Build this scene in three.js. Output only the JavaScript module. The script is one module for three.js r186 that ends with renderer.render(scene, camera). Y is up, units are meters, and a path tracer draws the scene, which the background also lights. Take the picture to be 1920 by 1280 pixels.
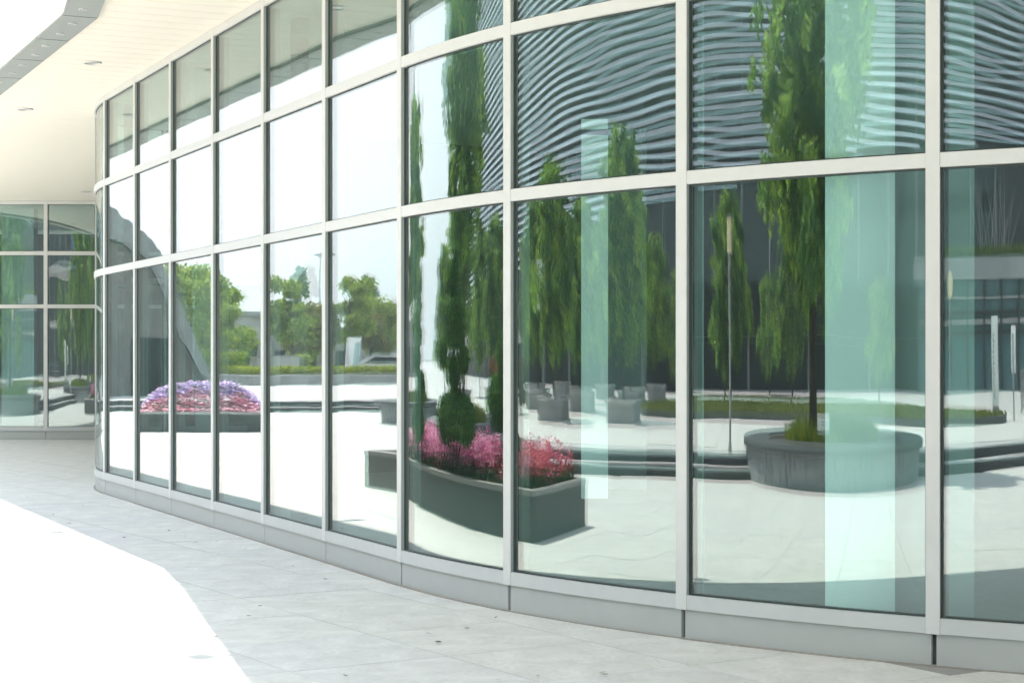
import * as THREE from 'three';
import { mergeGeometries } from 'three/addons/utils/BufferGeometryUtils.js';
import { ImprovedNoise } from 'three/addons/math/ImprovedNoise.js';

// ---------------------------------------------------------------- camera, sky, sun, exposure
const scene = new THREE.Scene();
const camera = new THREE.PerspectiveCamera(21.32, 1.5, 0.1, 1500);
camera.position.set(0, 1.55, 0);
camera.setViewOffset(1920, 1280, 0, -32, 1920, 1280);
camera.updateProjectionMatrix();
scene.add(camera);

const renderer = new THREE.WebGLRenderer({ antialias: true });
renderer.toneMapping = THREE.LinearToneMapping;
renderer.toneMappingExposure = 3.6;
renderer.shadowMap.enabled = true;

{ // hazy summer sky: pale blue overhead, nearly white towards the horizon
  const W = 256, H = 128, d = new Float32Array(W * H * 4), n = new ImprovedNoise();
  for (let j = 0; j < H; j++) for (let i = 0; i < W; i++) {
    const el = ((j + 0.5) / H - 0.5) * Math.PI, up = Math.max(0, Math.sin(el)), az = (i / W) * Math.PI * 2;
    const k = Math.pow(1 - up, 2.2), x = Math.cos(az) * Math.cos(el), z = Math.sin(az) * Math.cos(el);
    const c = 0.5 + 0.5 * n.noise(x * 2.1 / (up + 0.35), up * 3, z * 2.1 / (up + 0.35)), veil = 0.12 * c * (1 - k);
    const o = (j * W + i) * 4;
    d[o] = 0.60 + 0.44 * k + veil; d[o + 1] = 0.72 + 0.34 * k + veil * 0.8; d[o + 2] = 0.89 + 0.18 * k + veil * 0.5; d[o + 3] = 1;
  }
  const t = new THREE.DataTexture(d, W, H, THREE.RGBAFormat, THREE.FloatType);
  t.mapping = THREE.EquirectangularReflectionMapping; t.magFilter = THREE.LinearFilter; t.needsUpdate = true;
  scene.background = t; scene.environment = t; scene.environmentIntensity = 1;
}
const sun = new THREE.DirectionalLight(new THREE.Color(1, 0.95, 0.865), 3.9);
sun.position.set(-29.9, 100, -51.2);
sun.castShadow = true; sun.shadow.mapSize.set(4096, 4096);
Object.assign(sun.shadow.camera, { left: -90, right: 90, top: 90, bottom: -90, near: 1, far: 400 });
scene.add(sun, sun.target);

// ---------------------------------------------------------------- small tools
let seed = 7;
const rnd = () => { seed = (seed * 1664525 + 1013904223) >>> 0; return seed / 4294967296; };
const rr = (a, b) => a + (b - a) * rnd();
const noise = new ImprovedNoise();
const names = new Map();
function numbered(name) { const k = names.get(name) ?? 0; names.set(name, k + 1); return k ? `${name}_${String(k).padStart(3, '0')}` : name; }
function tag(o, label, category, group, kind) {
  if (label) o.userData.label = label;
  if (category) o.userData.category = category;
  if (group) o.userData.group = group;
  if (kind) o.userData.kind = kind;
  return o;
}
function thing(name, label, category, x = 0, y = 0, Z = 0, turn = 0, group, kind) {
  const g = new THREE.Group(); g.name = numbered(name); g.position.set(x, y, -Z); g.rotation.y = turn; scene.add(g);
  return tag(g, label, category, group, kind);
}
function part(name, geo, mat, parent, top = false) {
  const m = new THREE.Mesh(Array.isArray(geo) ? (geo.length > 1 ? mergeGeometries(geo.map(plain)) : geo[0]) : geo, mat);
  m.name = top || parent === scene ? numbered(name) : name; m.castShadow = m.receiveShadow = true; parent.add(m);
  return m;
}
function plain(g) { // same attributes everywhere, no index
  const h = g.index ? g.toNonIndexed() : g;
  for (const k of Object.keys(h.attributes)) if (!['position', 'normal', 'uv', 'color'].includes(k)) h.deleteAttribute(k);
  if (!h.attributes.uv) h.setAttribute('uv', new THREE.BufferAttribute(new Float32Array(h.attributes.position.count * 2), 2));
  return h;
}
function dup(src, x, y, Z, turn, scale = 1) {
  const c = src.clone(); c.name = numbered(src.name.replace(/_\d{3}$/, '')); c.userData = { ...src.userData };
  c.position.set(x, y, -Z); c.rotation.y = turn; if (scale !== 1) c.scale.setScalar(scale);
  scene.add(c); return c;
}
function box(w, h, d, x = 0, y = 0, z = 0, ry = 0) { // uv in metres
  const g = new THREE.BoxGeometry(w, h, d), u = g.attributes.uv, s = [[d, h], [d, h], [w, d], [w, d], [w, h], [w, h]];
  for (let i = 0; i < 24; i++) u.setXY(i, u.getX(i) * s[i >> 2][0], u.getY(i) * s[i >> 2][1]);
  if (ry) g.rotateY(ry); g.translate(x, y, z); return g;
}
function cyl(r0, r1, h, x, y, z, seg = 16, open = false) { const g = new THREE.CylinderGeometry(r1, r0, h, seg, 1, open); g.translate(x, y + h / 2, z); return g; }
function bar(a, b, r, seg = 6, r2 = r) {
  const A = new THREE.Vector3(...a), B = new THREE.Vector3(...b), L = A.distanceTo(B), g = new THREE.CylinderGeometry(r2, r, L, seg, 1);
  g.applyQuaternion(new THREE.Quaternion().setFromUnitVectors(new THREE.Vector3(0, 1, 0), B.clone().sub(A).normalize()));
  g.translate((A.x + B.x) / 2, (A.y + B.y) / 2, (A.z + B.z) / 2); return g;
}
class Quads { // loose quads with their own normals and uv in metres
  constructor() { this.p = []; this.n = []; this.u = []; }
  quad(a, b, c, d, na, nb, nc, nd, ua, ub, uc, ud) {
    this.p.push(...a, ...b, ...c, ...a, ...c, ...d); this.n.push(...na, ...nb, ...nc, ...na, ...nc, ...nd); this.u.push(...ua, ...ub, ...uc, ...ua, ...uc, ...ud);
  }
  flat(a, b, c, d, w = 1, h = 1) {
    const A = new THREE.Vector3(...a), n = new THREE.Vector3(...b).sub(A).cross(new THREE.Vector3(...d).sub(A)).normalize().toArray();
    this.quad(a, b, c, d, n, n, n, n, [0, 0], [w, 0], [w, h], [0, h]);
  }
  geo() {
    const g = new THREE.BufferGeometry();
    for (const [k, v, s] of [['position', this.p, 3], ['normal', this.n, 3], ['uv', this.u, 2]]) g.setAttribute(k, new THREE.BufferAttribute(new Float32Array(v), s));
    return g;
  }
}

// ---------------------------------------------------------------- materials
function tex(size, fn, srgb = true) {
  const d = new Uint8Array(size * size * 4);
  for (let y = 0; y < size; y++) for (let x = 0; x < size; x++) { const c = fn(x / size, y / size), o = (y * size + x) * 4; d[o] = c[0]; d[o + 1] = c[1]; d[o + 2] = c[2]; d[o + 3] = 255; }
  const t = new THREE.DataTexture(d, size, size); t.wrapS = t.wrapT = THREE.RepeatWrapping; t.magFilter = THREE.LinearFilter;
  if (srgb) t.colorSpace = THREE.SRGBColorSpace; t.needsUpdate = true; return t;
}
const per = (u, v, f, z) => { // noise that tiles
  const a = u * Math.PI * 2, b = v * Math.PI * 2, r = f / 6.283;
  return noise.noise(Math.cos(a) * r + 7 + z, Math.sin(a) * r + Math.cos(b) * r * 0.7 + 3, Math.sin(b) * r + z * 1.7);
};
const c8 = (v) => Math.max(0, Math.min(255, v));
const granite = tex(512, (u, v) => { const k = 232 + 11 * per(u, v, 5, 1) + 10 * per(u, v, 21, 4) + (rnd() - 0.5) * 34 - (rnd() < 0.03 ? 30 : 0); return [c8(k), c8(k), c8(k - 1)]; });
const concrete = tex(512, (u, v) => { const k = 222 + 22 * per(u, v, 4, 2) + 14 * per(u, v, 17, 5) + (rnd() - 0.5) * 16; return [c8(k), c8(k), c8(k)]; });
const streaks = tex(512, (u, v) => { const s = per(u, v * 0.15, 30, 3), k = 215 + 20 * per(u, v, 4, 2) + (s > 0.12 ? -260 * Math.min(0.32, s - 0.12) : 0) + 9 * per(u, v, 25, 6) + (rnd() - 0.5) * 8; return [c8(k), c8(k), c8(k)]; });
const dust = tex(512, (u, v) => { const k = 243 + 3.5 * per(u, v, 3, 8) + 2.5 * per(u * 1, v, 14, 3) + (rnd() - 0.5) * 3 - (rnd() < 0.0008 ? 35 : 0); return [c8(k), c8(k), c8(k)]; });
const barkT = tex(256, (u, v) => { const k = 150 + 70 * per(u * 1, v * 0.3, 26, 2) + 30 * per(u, v, 12, 4); return [c8(k), c8(k * 0.97), c8(k * 0.9)]; });
const lawnT = tex(512, (u, v) => { const k = 150 + 40 * per(u, v, 6, 2) + 40 * per(u, v, 40, 5) + (rnd() - 0.5) * 60; return [c8(k * 1.05), c8(k * 1.1), c8(k * 0.6)]; });
const std = (rgb, rough = 0.8, extra = {}) => new THREE.MeshStandardMaterial({ color: new THREE.Color().setRGB(...rgb), roughness: rough, ...extra });
const rep = (t, s) => { const c = t.clone(); c.repeat.set(1 / s, 1 / s); c.needsUpdate = true; return c; };
const G1 = rep(granite, 0.62), C1 = rep(concrete, 1.7), S1 = rep(streaks, 1.3), D1 = rep(dust, 0.9);
const M = {
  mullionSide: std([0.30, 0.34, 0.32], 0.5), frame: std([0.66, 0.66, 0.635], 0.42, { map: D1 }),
  rail: std([0.58, 0.59, 0.575], 0.4, { map: D1 }),
  plinth: std([0.47, 0.48, 0.455], 0.42, { map: D1 }),
  gasket: std([0.03, 0.045, 0.04], 0.6),
  soffit: std([0.85, 0.80, 0.69], 0.65),
  sealant: std([0.42, 0.385, 0.32], 0.95, { map: C1 }), gap: std([0.18, 0.17, 0.15], 0.9),
  edge: std([0.33, 0.36, 0.34], 0.5, { map: D1 }),
  fascia: std([0.84, 0.84, 0.83], 0.5),
  fitting: std([0.6, 0.6, 0.58], 0.35, { metalness: 0.6 }),
  lens: std([0.75, 0.74, 0.7], 0.3),
  inner: std([0.10, 0.155, 0.15], 0.9), innerFloor: std([0.26, 0.32, 0.31], 0.7), plaster: std([0.50, 0.50, 0.46], 0.8), column: std([0.95, 0.88, 0.89], 0.55), panel: std([0.80, 0.74, 0.75], 0.6), columnGrey: std([0.36, 0.39, 0.38], 0.6), columnDim: std([0.14, 0.16, 0.155], 0.6),  // columnGrey, columnDim: the white column with less light put into its colour
  slab: [0.735, 0.71, 0.75, 0.725].map((k, i) => std([k, k * 0.985, k * (i === 1 ? 0.95 : 0.93)], 0.75, { map: G1 })),
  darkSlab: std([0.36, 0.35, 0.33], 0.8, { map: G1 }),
  bed: std([0.22, 0.21, 0.19], 0.95), plaza: std([0.64, 0.63, 0.61], 0.8, { map: G1 }),
  ground: std([0.34, 0.33, 0.31], 0.95, { map: C1 }),
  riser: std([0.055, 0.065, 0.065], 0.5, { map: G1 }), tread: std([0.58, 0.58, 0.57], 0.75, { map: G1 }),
  darkStone: std([0.075, 0.085, 0.085], 0.4, { map: G1 }), wood: std([0.30, 0.17, 0.11], 0.7, { map: C1 }),
  roofEdge: std([0.27, 0.285, 0.28], 0.7, { map: C1 }), wallStone: std([0.19, 0.185, 0.165], 0.7, { map: C1 }), stone: std([0.36, 0.36, 0.35], 0.6, { map: G1 }),
  drum: std([0.38, 0.42, 0.43], 0.8, { map: S1 }), cap: std([0.12, 0.135, 0.135], 0.55, { map: C1 }),
  concrete: std([0.42, 0.42, 0.41], 0.85, { map: C1 }), paleConcrete: std([0.55, 0.55, 0.53], 0.85, { map: C1 }),
  soil: std([0.06, 0.045, 0.035], 1), lawn: std([0.11, 0.14, 0.045], 1, { map: rep(lawnT, 2) }),
  bark: std([0.17, 0.15, 0.125], 0.95, { map: barkT }),
  steel: std([0.30, 0.31, 0.31], 0.35, { metalness: 0.7 }), white: std([0.82, 0.83, 0.82], 0.5), blackish: std([0.02, 0.022, 0.022], 0.5), grey: std([0.3, 0.31, 0.31], 0.6),
  dimWall: std([0.03, 0.05, 0.05], 0.5), louver: std([0.72, 0.80, 0.84], 0.4, { metalness: 0.1 }), darkGlass: new THREE.MeshPhysicalMaterial({ color: new THREE.Color().setRGB(0.010, 0.018, 0.018), roughness: 0.35, specularIntensity: 0.3 }),
  blue: std([0.03, 0.09, 0.5], 0.4), lampGlow: std([0.80, 0.68, 0.42], 0.5), red: std([0.5, 0.06, 0.04], 0.6),
};
const leafy = (extra = {}) => new THREE.MeshPhysicalMaterial({ color: 0xffffff, vertexColors: true, roughness: 0.9, transmission: 0.5, thickness: 0, side: THREE.DoubleSide, ior: 1.35, specularIntensity: 0.4, ...extra });
M.leaf = leafy();
M.petal = leafy({ roughness: 0.9, transmission: 0.3 });
const paneGlass = (tint) => new THREE.MeshPhysicalMaterial({ color: new THREE.Color().setRGB(...tint), transmission: 1, thickness: 0, roughness: 0, metalness: 0, ior: 2.2, side: THREE.DoubleSide });
M.glass = paneGlass([0.79, 0.93, 0.905]);

// ---------------------------------------------------------------- plan of the curved facade: X to the right, Z away from the camera
const TH = 0.435558, RA = 7.61, P6 = [-0.767, 12.403];
const H0 = [Math.sin(TH), -Math.cos(TH)], N0 = [-Math.cos(TH), -Math.sin(TH)];
const AC = [P6[0] - N0[0] * RA, P6[1] - N0[1] * RA];
const frameP = (s, w) => [P6[0] + H0[0] * s + N0[0] * w, P6[1] + H0[1] * s + N0[1] * w];
const S0 = -9.225, cornerTable = [];
{ let th = TH, p = frameP(S0, 0); const step = 0.01;
  for (let q = 0; q <= 7; q += step) {
    cornerTable.push([p[0], p[1], th]);
    const R = q < 1.45 ? 5.2 : 1.35; if (th > -1.62) th -= step / R;
    p = [p[0] - Math.sin(th) * step, p[1] + Math.cos(th) * step];
  } }
function fac(s) { // point and outward normal of the glass line, s metres along it, growing towards the camera's right
  if (s < S0) { const c = cornerTable[Math.min(cornerTable.length - 1, Math.round((S0 - s) / 0.01))]; return { p: [c[0], c[1]], n: [-Math.cos(c[2]), -Math.sin(c[2])] }; }
  if (s <= 0) return { p: frameP(s, 0), n: N0 };
  const a = TH + s / RA, n = [-Math.cos(a), -Math.sin(a)];
  return { p: [AC[0] + n[0] * RA, AC[1] + n[1] * RA], n };
}
const WC = [-8.85, 42.3], WR = 7.6; // the far wing is an arc of its own, s grows to the right
function wing(s) { const a = s / WR, n = [Math.sin(a), -Math.cos(a)]; return { p: [WC[0] + n[0] * WR, WC[1] + n[1] * WR], n }; }
// a bar that follows a plan curve: from s0 to s1, w0 to w1 (outwards), y0 to y1
function sweep(curve, s0, s1, w0, w1, y0, y1, seg = 1) {
  const q = new Quads(), at = (s, w, y) => { const { p, n } = curve(s); return [p[0] + n[0] * w, y, -(p[1] + n[1] * w)]; };
  const N = (s, k = 1) => { const { n } = curve(s); return [n[0] * k, 0, -n[1] * k]; }, U = [0, 1, 0], D = [0, -1, 0];
  for (let i = 0; i < seg; i++) {
    const a = s0 + (s1 - s0) * i / seg, b = s0 + (s1 - s0) * (i + 1) / seg;
    q.quad(at(a, w1, y0), at(b, w1, y0), at(b, w1, y1), at(a, w1, y1), N(a), N(b), N(b), N(a), [a, y0], [b, y0], [b, y1], [a, y1]);
    q.quad(at(b, w0, y0), at(a, w0, y0), at(a, w0, y1), at(b, w0, y1), N(b, -1), N(a, -1), N(a, -1), N(b, -1), [b, y0], [a, y0], [a, y1], [b, y1]);
    q.quad(at(a, w1, y1), at(b, w1, y1), at(b, w0, y1), at(a, w0, y1), U, U, U, U, [a, w1], [b, w1], [b, w0], [a, w0]);
    q.quad(at(a, w0, y0), at(b, w0, y0), at(b, w1, y0), at(a, w1, y0), D, D, D, D, [a, w0], [b, w0], [b, w1], [a, w1]);
  }
  q.flat(at(s0, w0, y0), at(s0, w1, y0), at(s0, w1, y1), at(s0, w0, y1), w1 - w0, y1 - y0);
  q.flat(at(s1, w1, y0), at(s1, w0, y0), at(s1, w0, y1), at(s1, w1, y1), w1 - w0, y1 - y0);
  return q.geo();
}
// one sealed double pane: two sheets whose faces are never quite true, as rolled and tempered glass is
function paneGeo(curve, s0, s1, y0, y1, id, wave) {
  const nu = 22, nv = 26, P = [], N = [], I = [], U = [];
  for (let sheet = 0; sheet < 2; sheet++) {
    const w = sheet ? -0.032 : -0.010, z = id * 3.7 + sheet * 1.3, tilt = [sheet ? 0.0013 * Math.sin(id * 2.3 + 1) : 0.0006 * Math.sin(id * 5.1), sheet ? 0.0016 * Math.cos(id * 1.7) : 0.0005 * Math.cos(id * 3.9)];
    const base = P.length / 3;
    for (let j = 0; j <= nv; j++) for (let i = 0; i <= nu; i++) {
      const u = i / nu, v = j / nv, s = s0 + (s1 - s0) * u, y = y0 + (y1 - y0) * v, { p, n } = curve(s);
      P.push(p[0] + n[0] * w, y, -(p[1] + n[1] * w)); U.push(s, y);
      const eu = 2 * u - 1, ev = 2 * v - 1;
      let du = tilt[0] + wave * (0.9 * noise.noise(s * 0.9, y * 1.1, z) + 0.45 * noise.noise(s * 2.6, y * 2.2, z + 9)) + 0.0011 * Math.pow(eu, 7);
      let dv = tilt[1] + wave * (0.8 * noise.noise(s * 0.8 + 5, y * 1.6, z + 4) + 0.5 * noise.noise(s * 2.4, y * 3.2, z + 17)) + 0.0016 * Math.pow(ev, 7);
      const t = [-n[1], n[0]], v3 = new THREE.Vector3(n[0] + t[0] * du, dv, -(n[1] + t[1] * du)).normalize();
      N.push(v3.x, v3.y, v3.z);
      if (i < nu && j < nv) { const k = base + j * (nu + 1) + i; I.push(k, k + 1, k + nu + 2, k, k + nu + 2, k + nu + 1); }
    }
  }
  const g = new THREE.BufferGeometry();
  g.setAttribute('position', new THREE.BufferAttribute(new Float32Array(P), 3)); g.setAttribute('normal', new THREE.BufferAttribute(new Float32Array(N), 3)); g.setAttribute('uv', new THREE.BufferAttribute(new Float32Array(U), 2));
  g.setIndex(I); return g;
}

// ---------------------------------------------------------------- the building: glazed front, far wing, canopy
const hall = thing('glass_building', 'curved glass-fronted building with pale mullions under a deep cream canopy', 'building');
const ROWS = [[0.244, 2.512], [2.585, 3.528], [3.602, 4.5]];
let paneId = 0;
function glazedBay(curve, sL, sR, seg, corner) {
  const bay = new THREE.Group(); bay.name = 'glazed_bay'; hall.add(bay);
  const m = 0.0365, a = sL + m + 0.0012, b = sR - m - 0.0012;
  part('sill_rail', sweep(curve, a, b, -0.09, 0.018, 0.165, 0.244, seg), M.rail, bay);
  part('transom', sweep(curve, a, b, -0.1, 0.018, 2.512, 2.585, seg), M.frame, bay);
  part('transom', sweep(curve, a, b, -0.1, 0.018, 3.528, 3.602, seg), M.frame, bay);
  part('head_rail', sweep(curve, a, b, -0.1, 0.018, 4.5, 4.566, seg), M.frame, bay);
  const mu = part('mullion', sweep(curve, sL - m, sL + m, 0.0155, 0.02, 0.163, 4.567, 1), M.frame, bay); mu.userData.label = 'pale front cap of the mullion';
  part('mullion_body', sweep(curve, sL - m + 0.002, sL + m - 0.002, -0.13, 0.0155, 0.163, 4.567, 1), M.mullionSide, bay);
  part('plinth_panel', [sweep(curve, sL + (sL > 0 ? 0.014 : 0.006), sR - (sR > 1 ? 0.014 : 0.006), -0.04, 0, 0.004, 0.161, seg)], M.plinth, bay);
  part('sealant_strip', sweep(curve, sL, sR, -0.02, 0.022 + 0.006 * Math.sin(sL * 7), 0.0005, 0.005, seg), M.sealant, bay);
  part('backing', [sweep(curve, sL - 0.02, sL + 0.02, -0.08, -0.03, 0, 0.163, 1)], M.gasket, bay);
  for (const [y0, y1] of ROWS) {
    const id = paneId++, wave = y1 > 3 && y1 < 4 ? 0.0056 : y1 > 4 ? 0.003 : 0.0021;
    part('glass_pane', paneGeo(curve, a, b, y0, y1, id, wave * (corner ? 1.2 : 1)), M.glass, bay);
    const t = 0.009;
    part('gasket', [sweep(curve, a, a + t, -0.04, -0.004, y0, y1), sweep(curve, b - t, b, -0.04, -0.004, y0, y1),
      sweep(curve, a + t, b - t, -0.04, -0.004, y0, y0 + t, seg), sweep(curve, a + t, b - t, -0.04, -0.004, y1 - t, y1, seg)], M.gasket, bay);
  }
  return bay;
}
const NODES = [-13.6, -12.2, -10.75, -9.225, -7.746, -6.217, -4.667, -3.118, -1.542, 0.028, 1.48, 2.937, 4.423, 5.9, 7.38, 8.86, 10.34];
for (let i = 0; i < NODES.length - 1; i++) glazedBay(fac, NODES[i], NODES[i + 1], NODES[i] > -9.3 && NODES[i] < -1.6 ? 2 : 14, i < 3);
const WNODES = [-6, -4.5, -3.03, -1.55, -0.08, 0.89, 2.36, 3.83];
for (let i = 0; i < WNODES.length - 1; i++) glazedBay(wing, WNODES[i], WNODES[i + 1], 8);

// canopy: its outer edge in the straight frame (s along the front, w out from it)
const EDGE = [[-46, 1.5], [-4.36, 1.48], [-3.1, 1.66], [-1.3, 1.98], [0.5, 2.27], [2.3, 2.7], [3.7, 3.0], [6, 3.2], [8, 2.95], [10, 2.2], [12, 0.9], [13.5, -0.8], [14.5, -3]];
function edgeW(s) { let i = 0; while (i < EDGE.length - 2 && s > EDGE[i + 1][0]) i++; const [a, b] = [EDGE[i], EDGE[i + 1]]; return a[1] + (b[1] - a[1]) * (s - a[0]) / (b[0] - a[0]); }
const YC = 4.57;
const f3 = (s, w, y) => { const p = frameP(s, w); return [p[0], y, -p[1]]; };
function slabQuad(pts, y0, y1) { // a flat piece with 4 plan corners [s, w]
  const q = new Quads(), n = pts.length, L = (k, y) => f3(...pts[k % n], y);
  q.flat(L(0, y0), L(1, y0), L(2, y0), L(3, y0)); q.flat(L(3, y1), L(2, y1), L(1, y1), L(0, y1));
  for (let k = 0; k < n; k++) q.flat(L(k, y0), L(k, y1), L(k + 1, y1), L(k + 1, y0));
  return q.geo();
}
const canopy = new THREE.Group(); canopy.name = 'canopy'; hall.add(canopy);
{
  const pw = 0.3, innerW = (s) => s < S0 ? -16 : s <= 0 ? -0.12 : s < 7.3 ? -(RA - Math.sqrt(RA * RA - s * s)) - 0.12 : -4.2 - (s - 7.3) * 1.5;
  for (let s = -36; s < 13; s += pw) {
    const a = s + 0.0045, b = s + pw - 0.0045, wi = Math.min(innerW(a), innerW(b));
    const wa = edgeW(a) - 0.355, wb = edgeW(b) - 0.355; if (wa - wi < 0.1) continue;
    part('soffit_plank', slabQuad([[a, wi], [a, wa], [b, wb], [b, wi]], YC, YC + 0.02), M.soffit, canopy);
  }
  // the dark deck over the planks and the storey above
  const deck = new Quads(), up = new Quads(), ss = [];
  for (let s = -46; s <= 14.4; s += 0.6) ss.push(s);
  for (let i = 0; i < ss.length - 1; i++) {
    const [a, b] = [ss[i], ss[i + 1]], A = edgeW(a), B = edgeW(b);
    deck.flat(f3(a, -16, YC + 0.03), f3(a, A - 0.03, YC + 0.03), f3(b, B - 0.03, YC + 0.03), f3(b, -16, YC + 0.03));
    up.flat(f3(a, A - 0.07, YC + 0.05), f3(a, A - 0.07, 7.2), f3(b, B - 0.07, 7.2), f3(b, B - 0.07, YC + 0.05), 1, 1);
    up.flat(f3(b, -16, 7.2), f3(b, B - 0.07, 7.2), f3(a, A - 0.07, 7.2), f3(a, -16, 7.2));
  }
  up.flat(f3(-46, -16, 0), f3(14.4, -16, 0), f3(14.4, -16, 7.2), f3(-46, -16, 7.2));
  up.flat(f3(-46, 1.4, YC), f3(-46, -16, YC), f3(-46, -16, 7.2), f3(-46, 1.4, 7.2));
  up.flat(f3(14.4, -16, 0), f3(14.4, -2.9, 0), f3(14.4, -2.9, 7.2), f3(14.4, -16, 7.2));
  part('deck', deck.geo(), M.gap, canopy); part('upper_wall', up.geo(), M.gap, canopy);
  // fascia and edge panels, 1.26 m each, straight between their joints
  const L = 1.262, g = 0.016;
  for (let k = 0; k < 48; k++) {
    const s0 = -4.36 - L * 33 + L * k, a = s0 + g, b = s0 + L - g; if (s0 < -45 || b > 14.4) continue;
    const A = edgeW(a), B = edgeW(b);
    part('fascia_panel', slabQuad([[a, A - 0.05], [a, A], [b, B], [b, B - 0.05]], 4.545, 7.25), M.fascia, canopy);
    const e = part('edge_panel', slabQuad([[a, A - 0.352], [a, A - 0.052], [b, B - 0.052], [b, B - 0.352]], 4.53, 4.6), M.edge, canopy);
    if (s0 < 3 && s0 > -24) for (const f of [0.28, 0.72]) {
      const s = s0 + L * f, p = frameP(s, edgeW(s) - 0.2);
      const c = new THREE.TorusGeometry(0.033, 0.006, 6, 18); c.rotateX(Math.PI / 2); c.translate(p[0], 4.528, -p[1]);
      part('spot_fitting', [c, cyl(0.012, 0.012, 0.012, p[0], 4.52, -p[1], 10)], M.fitting, e);
    }
  }
  for (const [s, w] of [[-21.4, -2.3], [-18.4, 0.63], [-14.6, 0.63], [-10.8, 0.63], [-7.0, 0.62], [-3.2, 0.64], [0.6, 1.1], [4.2, 1.2]]) {
    const p = frameP(s, w), d = new THREE.Group(); d.name = 'downlight'; canopy.add(d);
  }
  for (let i = canopy.children.length - 1; i >= 0; i--) if (canopy.children[i].name === 'downlight') canopy.remove(canopy.children[i]);
  for (const [s, w] of [[-21.4, -2.3], [-18.4, 0.63], [-14.6, 0.63], [-10.8, 0.63], [-7.0, 0.62], [-3.2, 0.64], [0.6, 1.1], [4.2, 1.2]]) {
    const p = frameP(s, w), t = new THREE.TorusGeometry(0.085, 0.012, 8, 28); t.rotateX(Math.PI / 2); t.translate(p[0], YC - 0.004, -p[1]);
    part('downlight', [t, cyl(0.08, 0.08, 0.006, p[0], YC - 0.006, -p[1], 24)], M.fitting, canopy);
  }
}
// rooms behind the glass
{
  const room = new THREE.Group(); room.name = 'lobby'; hall.add(room);
  const q = new Quads(), W = (s, w) => { const { p, n } = fac(s); return [p[0] + n[0] * w, p[1] + n[1] * w]; };
  const fl = new THREE.Shape(), pts = []; for (let s = -13.4; s <= 10.3; s += 0.4) pts.push(W(s, -0.06));
  pts.push(frameP(10.3, -13), frameP(-12, -13));
  pts.forEach((p, i) => fl[i ? 'lineTo' : 'moveTo'](p[0], p[1]));
  const fg = new THREE.ShapeGeometry(fl); fg.rotateX(-Math.PI / 2); fg.translate(0, 0.02, 0);
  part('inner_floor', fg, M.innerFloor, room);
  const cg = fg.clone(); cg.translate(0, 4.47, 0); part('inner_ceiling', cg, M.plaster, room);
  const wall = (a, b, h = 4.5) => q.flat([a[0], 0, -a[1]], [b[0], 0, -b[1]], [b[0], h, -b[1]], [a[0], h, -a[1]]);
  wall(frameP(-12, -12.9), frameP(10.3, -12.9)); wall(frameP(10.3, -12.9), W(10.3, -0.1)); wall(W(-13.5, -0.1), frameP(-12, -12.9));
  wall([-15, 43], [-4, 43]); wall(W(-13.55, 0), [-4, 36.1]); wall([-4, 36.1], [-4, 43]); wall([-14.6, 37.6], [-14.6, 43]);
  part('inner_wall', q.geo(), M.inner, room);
  const wf = new Quads(); for (let i = 0; i < 24; i++) { const a = wing(-6 + i * 0.41).p, b = wing(-6 + (i + 1) * 0.41).p; wf.flat([a[0], 0.02, -a[1] - 0.06], [b[0], 0.02, -b[1] - 0.06], [b[0], 0.02, -43], [a[0], 0.02, -43]); } part('inner_floor', wf.geo(), M.innerFloor, room);
  // slim columns and hanging panels close behind the panes, weaker light painted as greyer tones: plan place, width, depth, turn, bottom, top, tone
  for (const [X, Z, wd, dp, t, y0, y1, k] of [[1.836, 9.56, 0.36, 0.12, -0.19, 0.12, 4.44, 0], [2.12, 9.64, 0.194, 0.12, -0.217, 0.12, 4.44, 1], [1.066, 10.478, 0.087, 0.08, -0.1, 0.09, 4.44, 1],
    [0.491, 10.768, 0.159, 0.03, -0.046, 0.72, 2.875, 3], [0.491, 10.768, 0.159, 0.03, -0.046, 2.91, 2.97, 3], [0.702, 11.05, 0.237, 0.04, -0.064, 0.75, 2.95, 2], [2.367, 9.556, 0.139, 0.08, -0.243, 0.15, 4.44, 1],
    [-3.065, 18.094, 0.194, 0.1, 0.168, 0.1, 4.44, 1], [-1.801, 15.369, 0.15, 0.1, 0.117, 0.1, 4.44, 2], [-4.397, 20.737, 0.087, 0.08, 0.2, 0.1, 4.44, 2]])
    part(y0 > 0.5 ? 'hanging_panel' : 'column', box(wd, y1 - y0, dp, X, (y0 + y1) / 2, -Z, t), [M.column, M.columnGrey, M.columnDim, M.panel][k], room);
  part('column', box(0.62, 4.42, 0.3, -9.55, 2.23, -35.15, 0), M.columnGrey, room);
}
// floodlights on arms over the canopy edge
let flood0;
for (const [i, s] of [[0, -7.6], [1, -0.43]]) {
  const w = edgeW(s), p = frameP(s, w + 0.14);
  const lab = ['floodlight on an arm over the far straight canopy edge', 'floodlight on an arm where the canopy edge begins to flare'][i];
  if (!flood0) {
    flood0 = thing('floodlight', lab, 'floodlight', p[0], 4.72, p[1], TH, 'floodlights along the canopy edge');
    part('arm', bar([0.2, 0, 0], [0.05, 0, 0], 0.025), M.steel, flood0);
    const h = cyl(0.085, 0.07, 0.07, -0.03, -0.035, 0, 20); part('lamp_head', h, M.steel, flood0);
    part('lens', cyl(0.065, 0.065, 0.006, -0.03, -0.042, 0, 20), M.lens, flood0);
  } else { const c = dup(flood0, p[0], 4.72, p[1], TH); c.userData.label = lab; }
}

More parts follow.
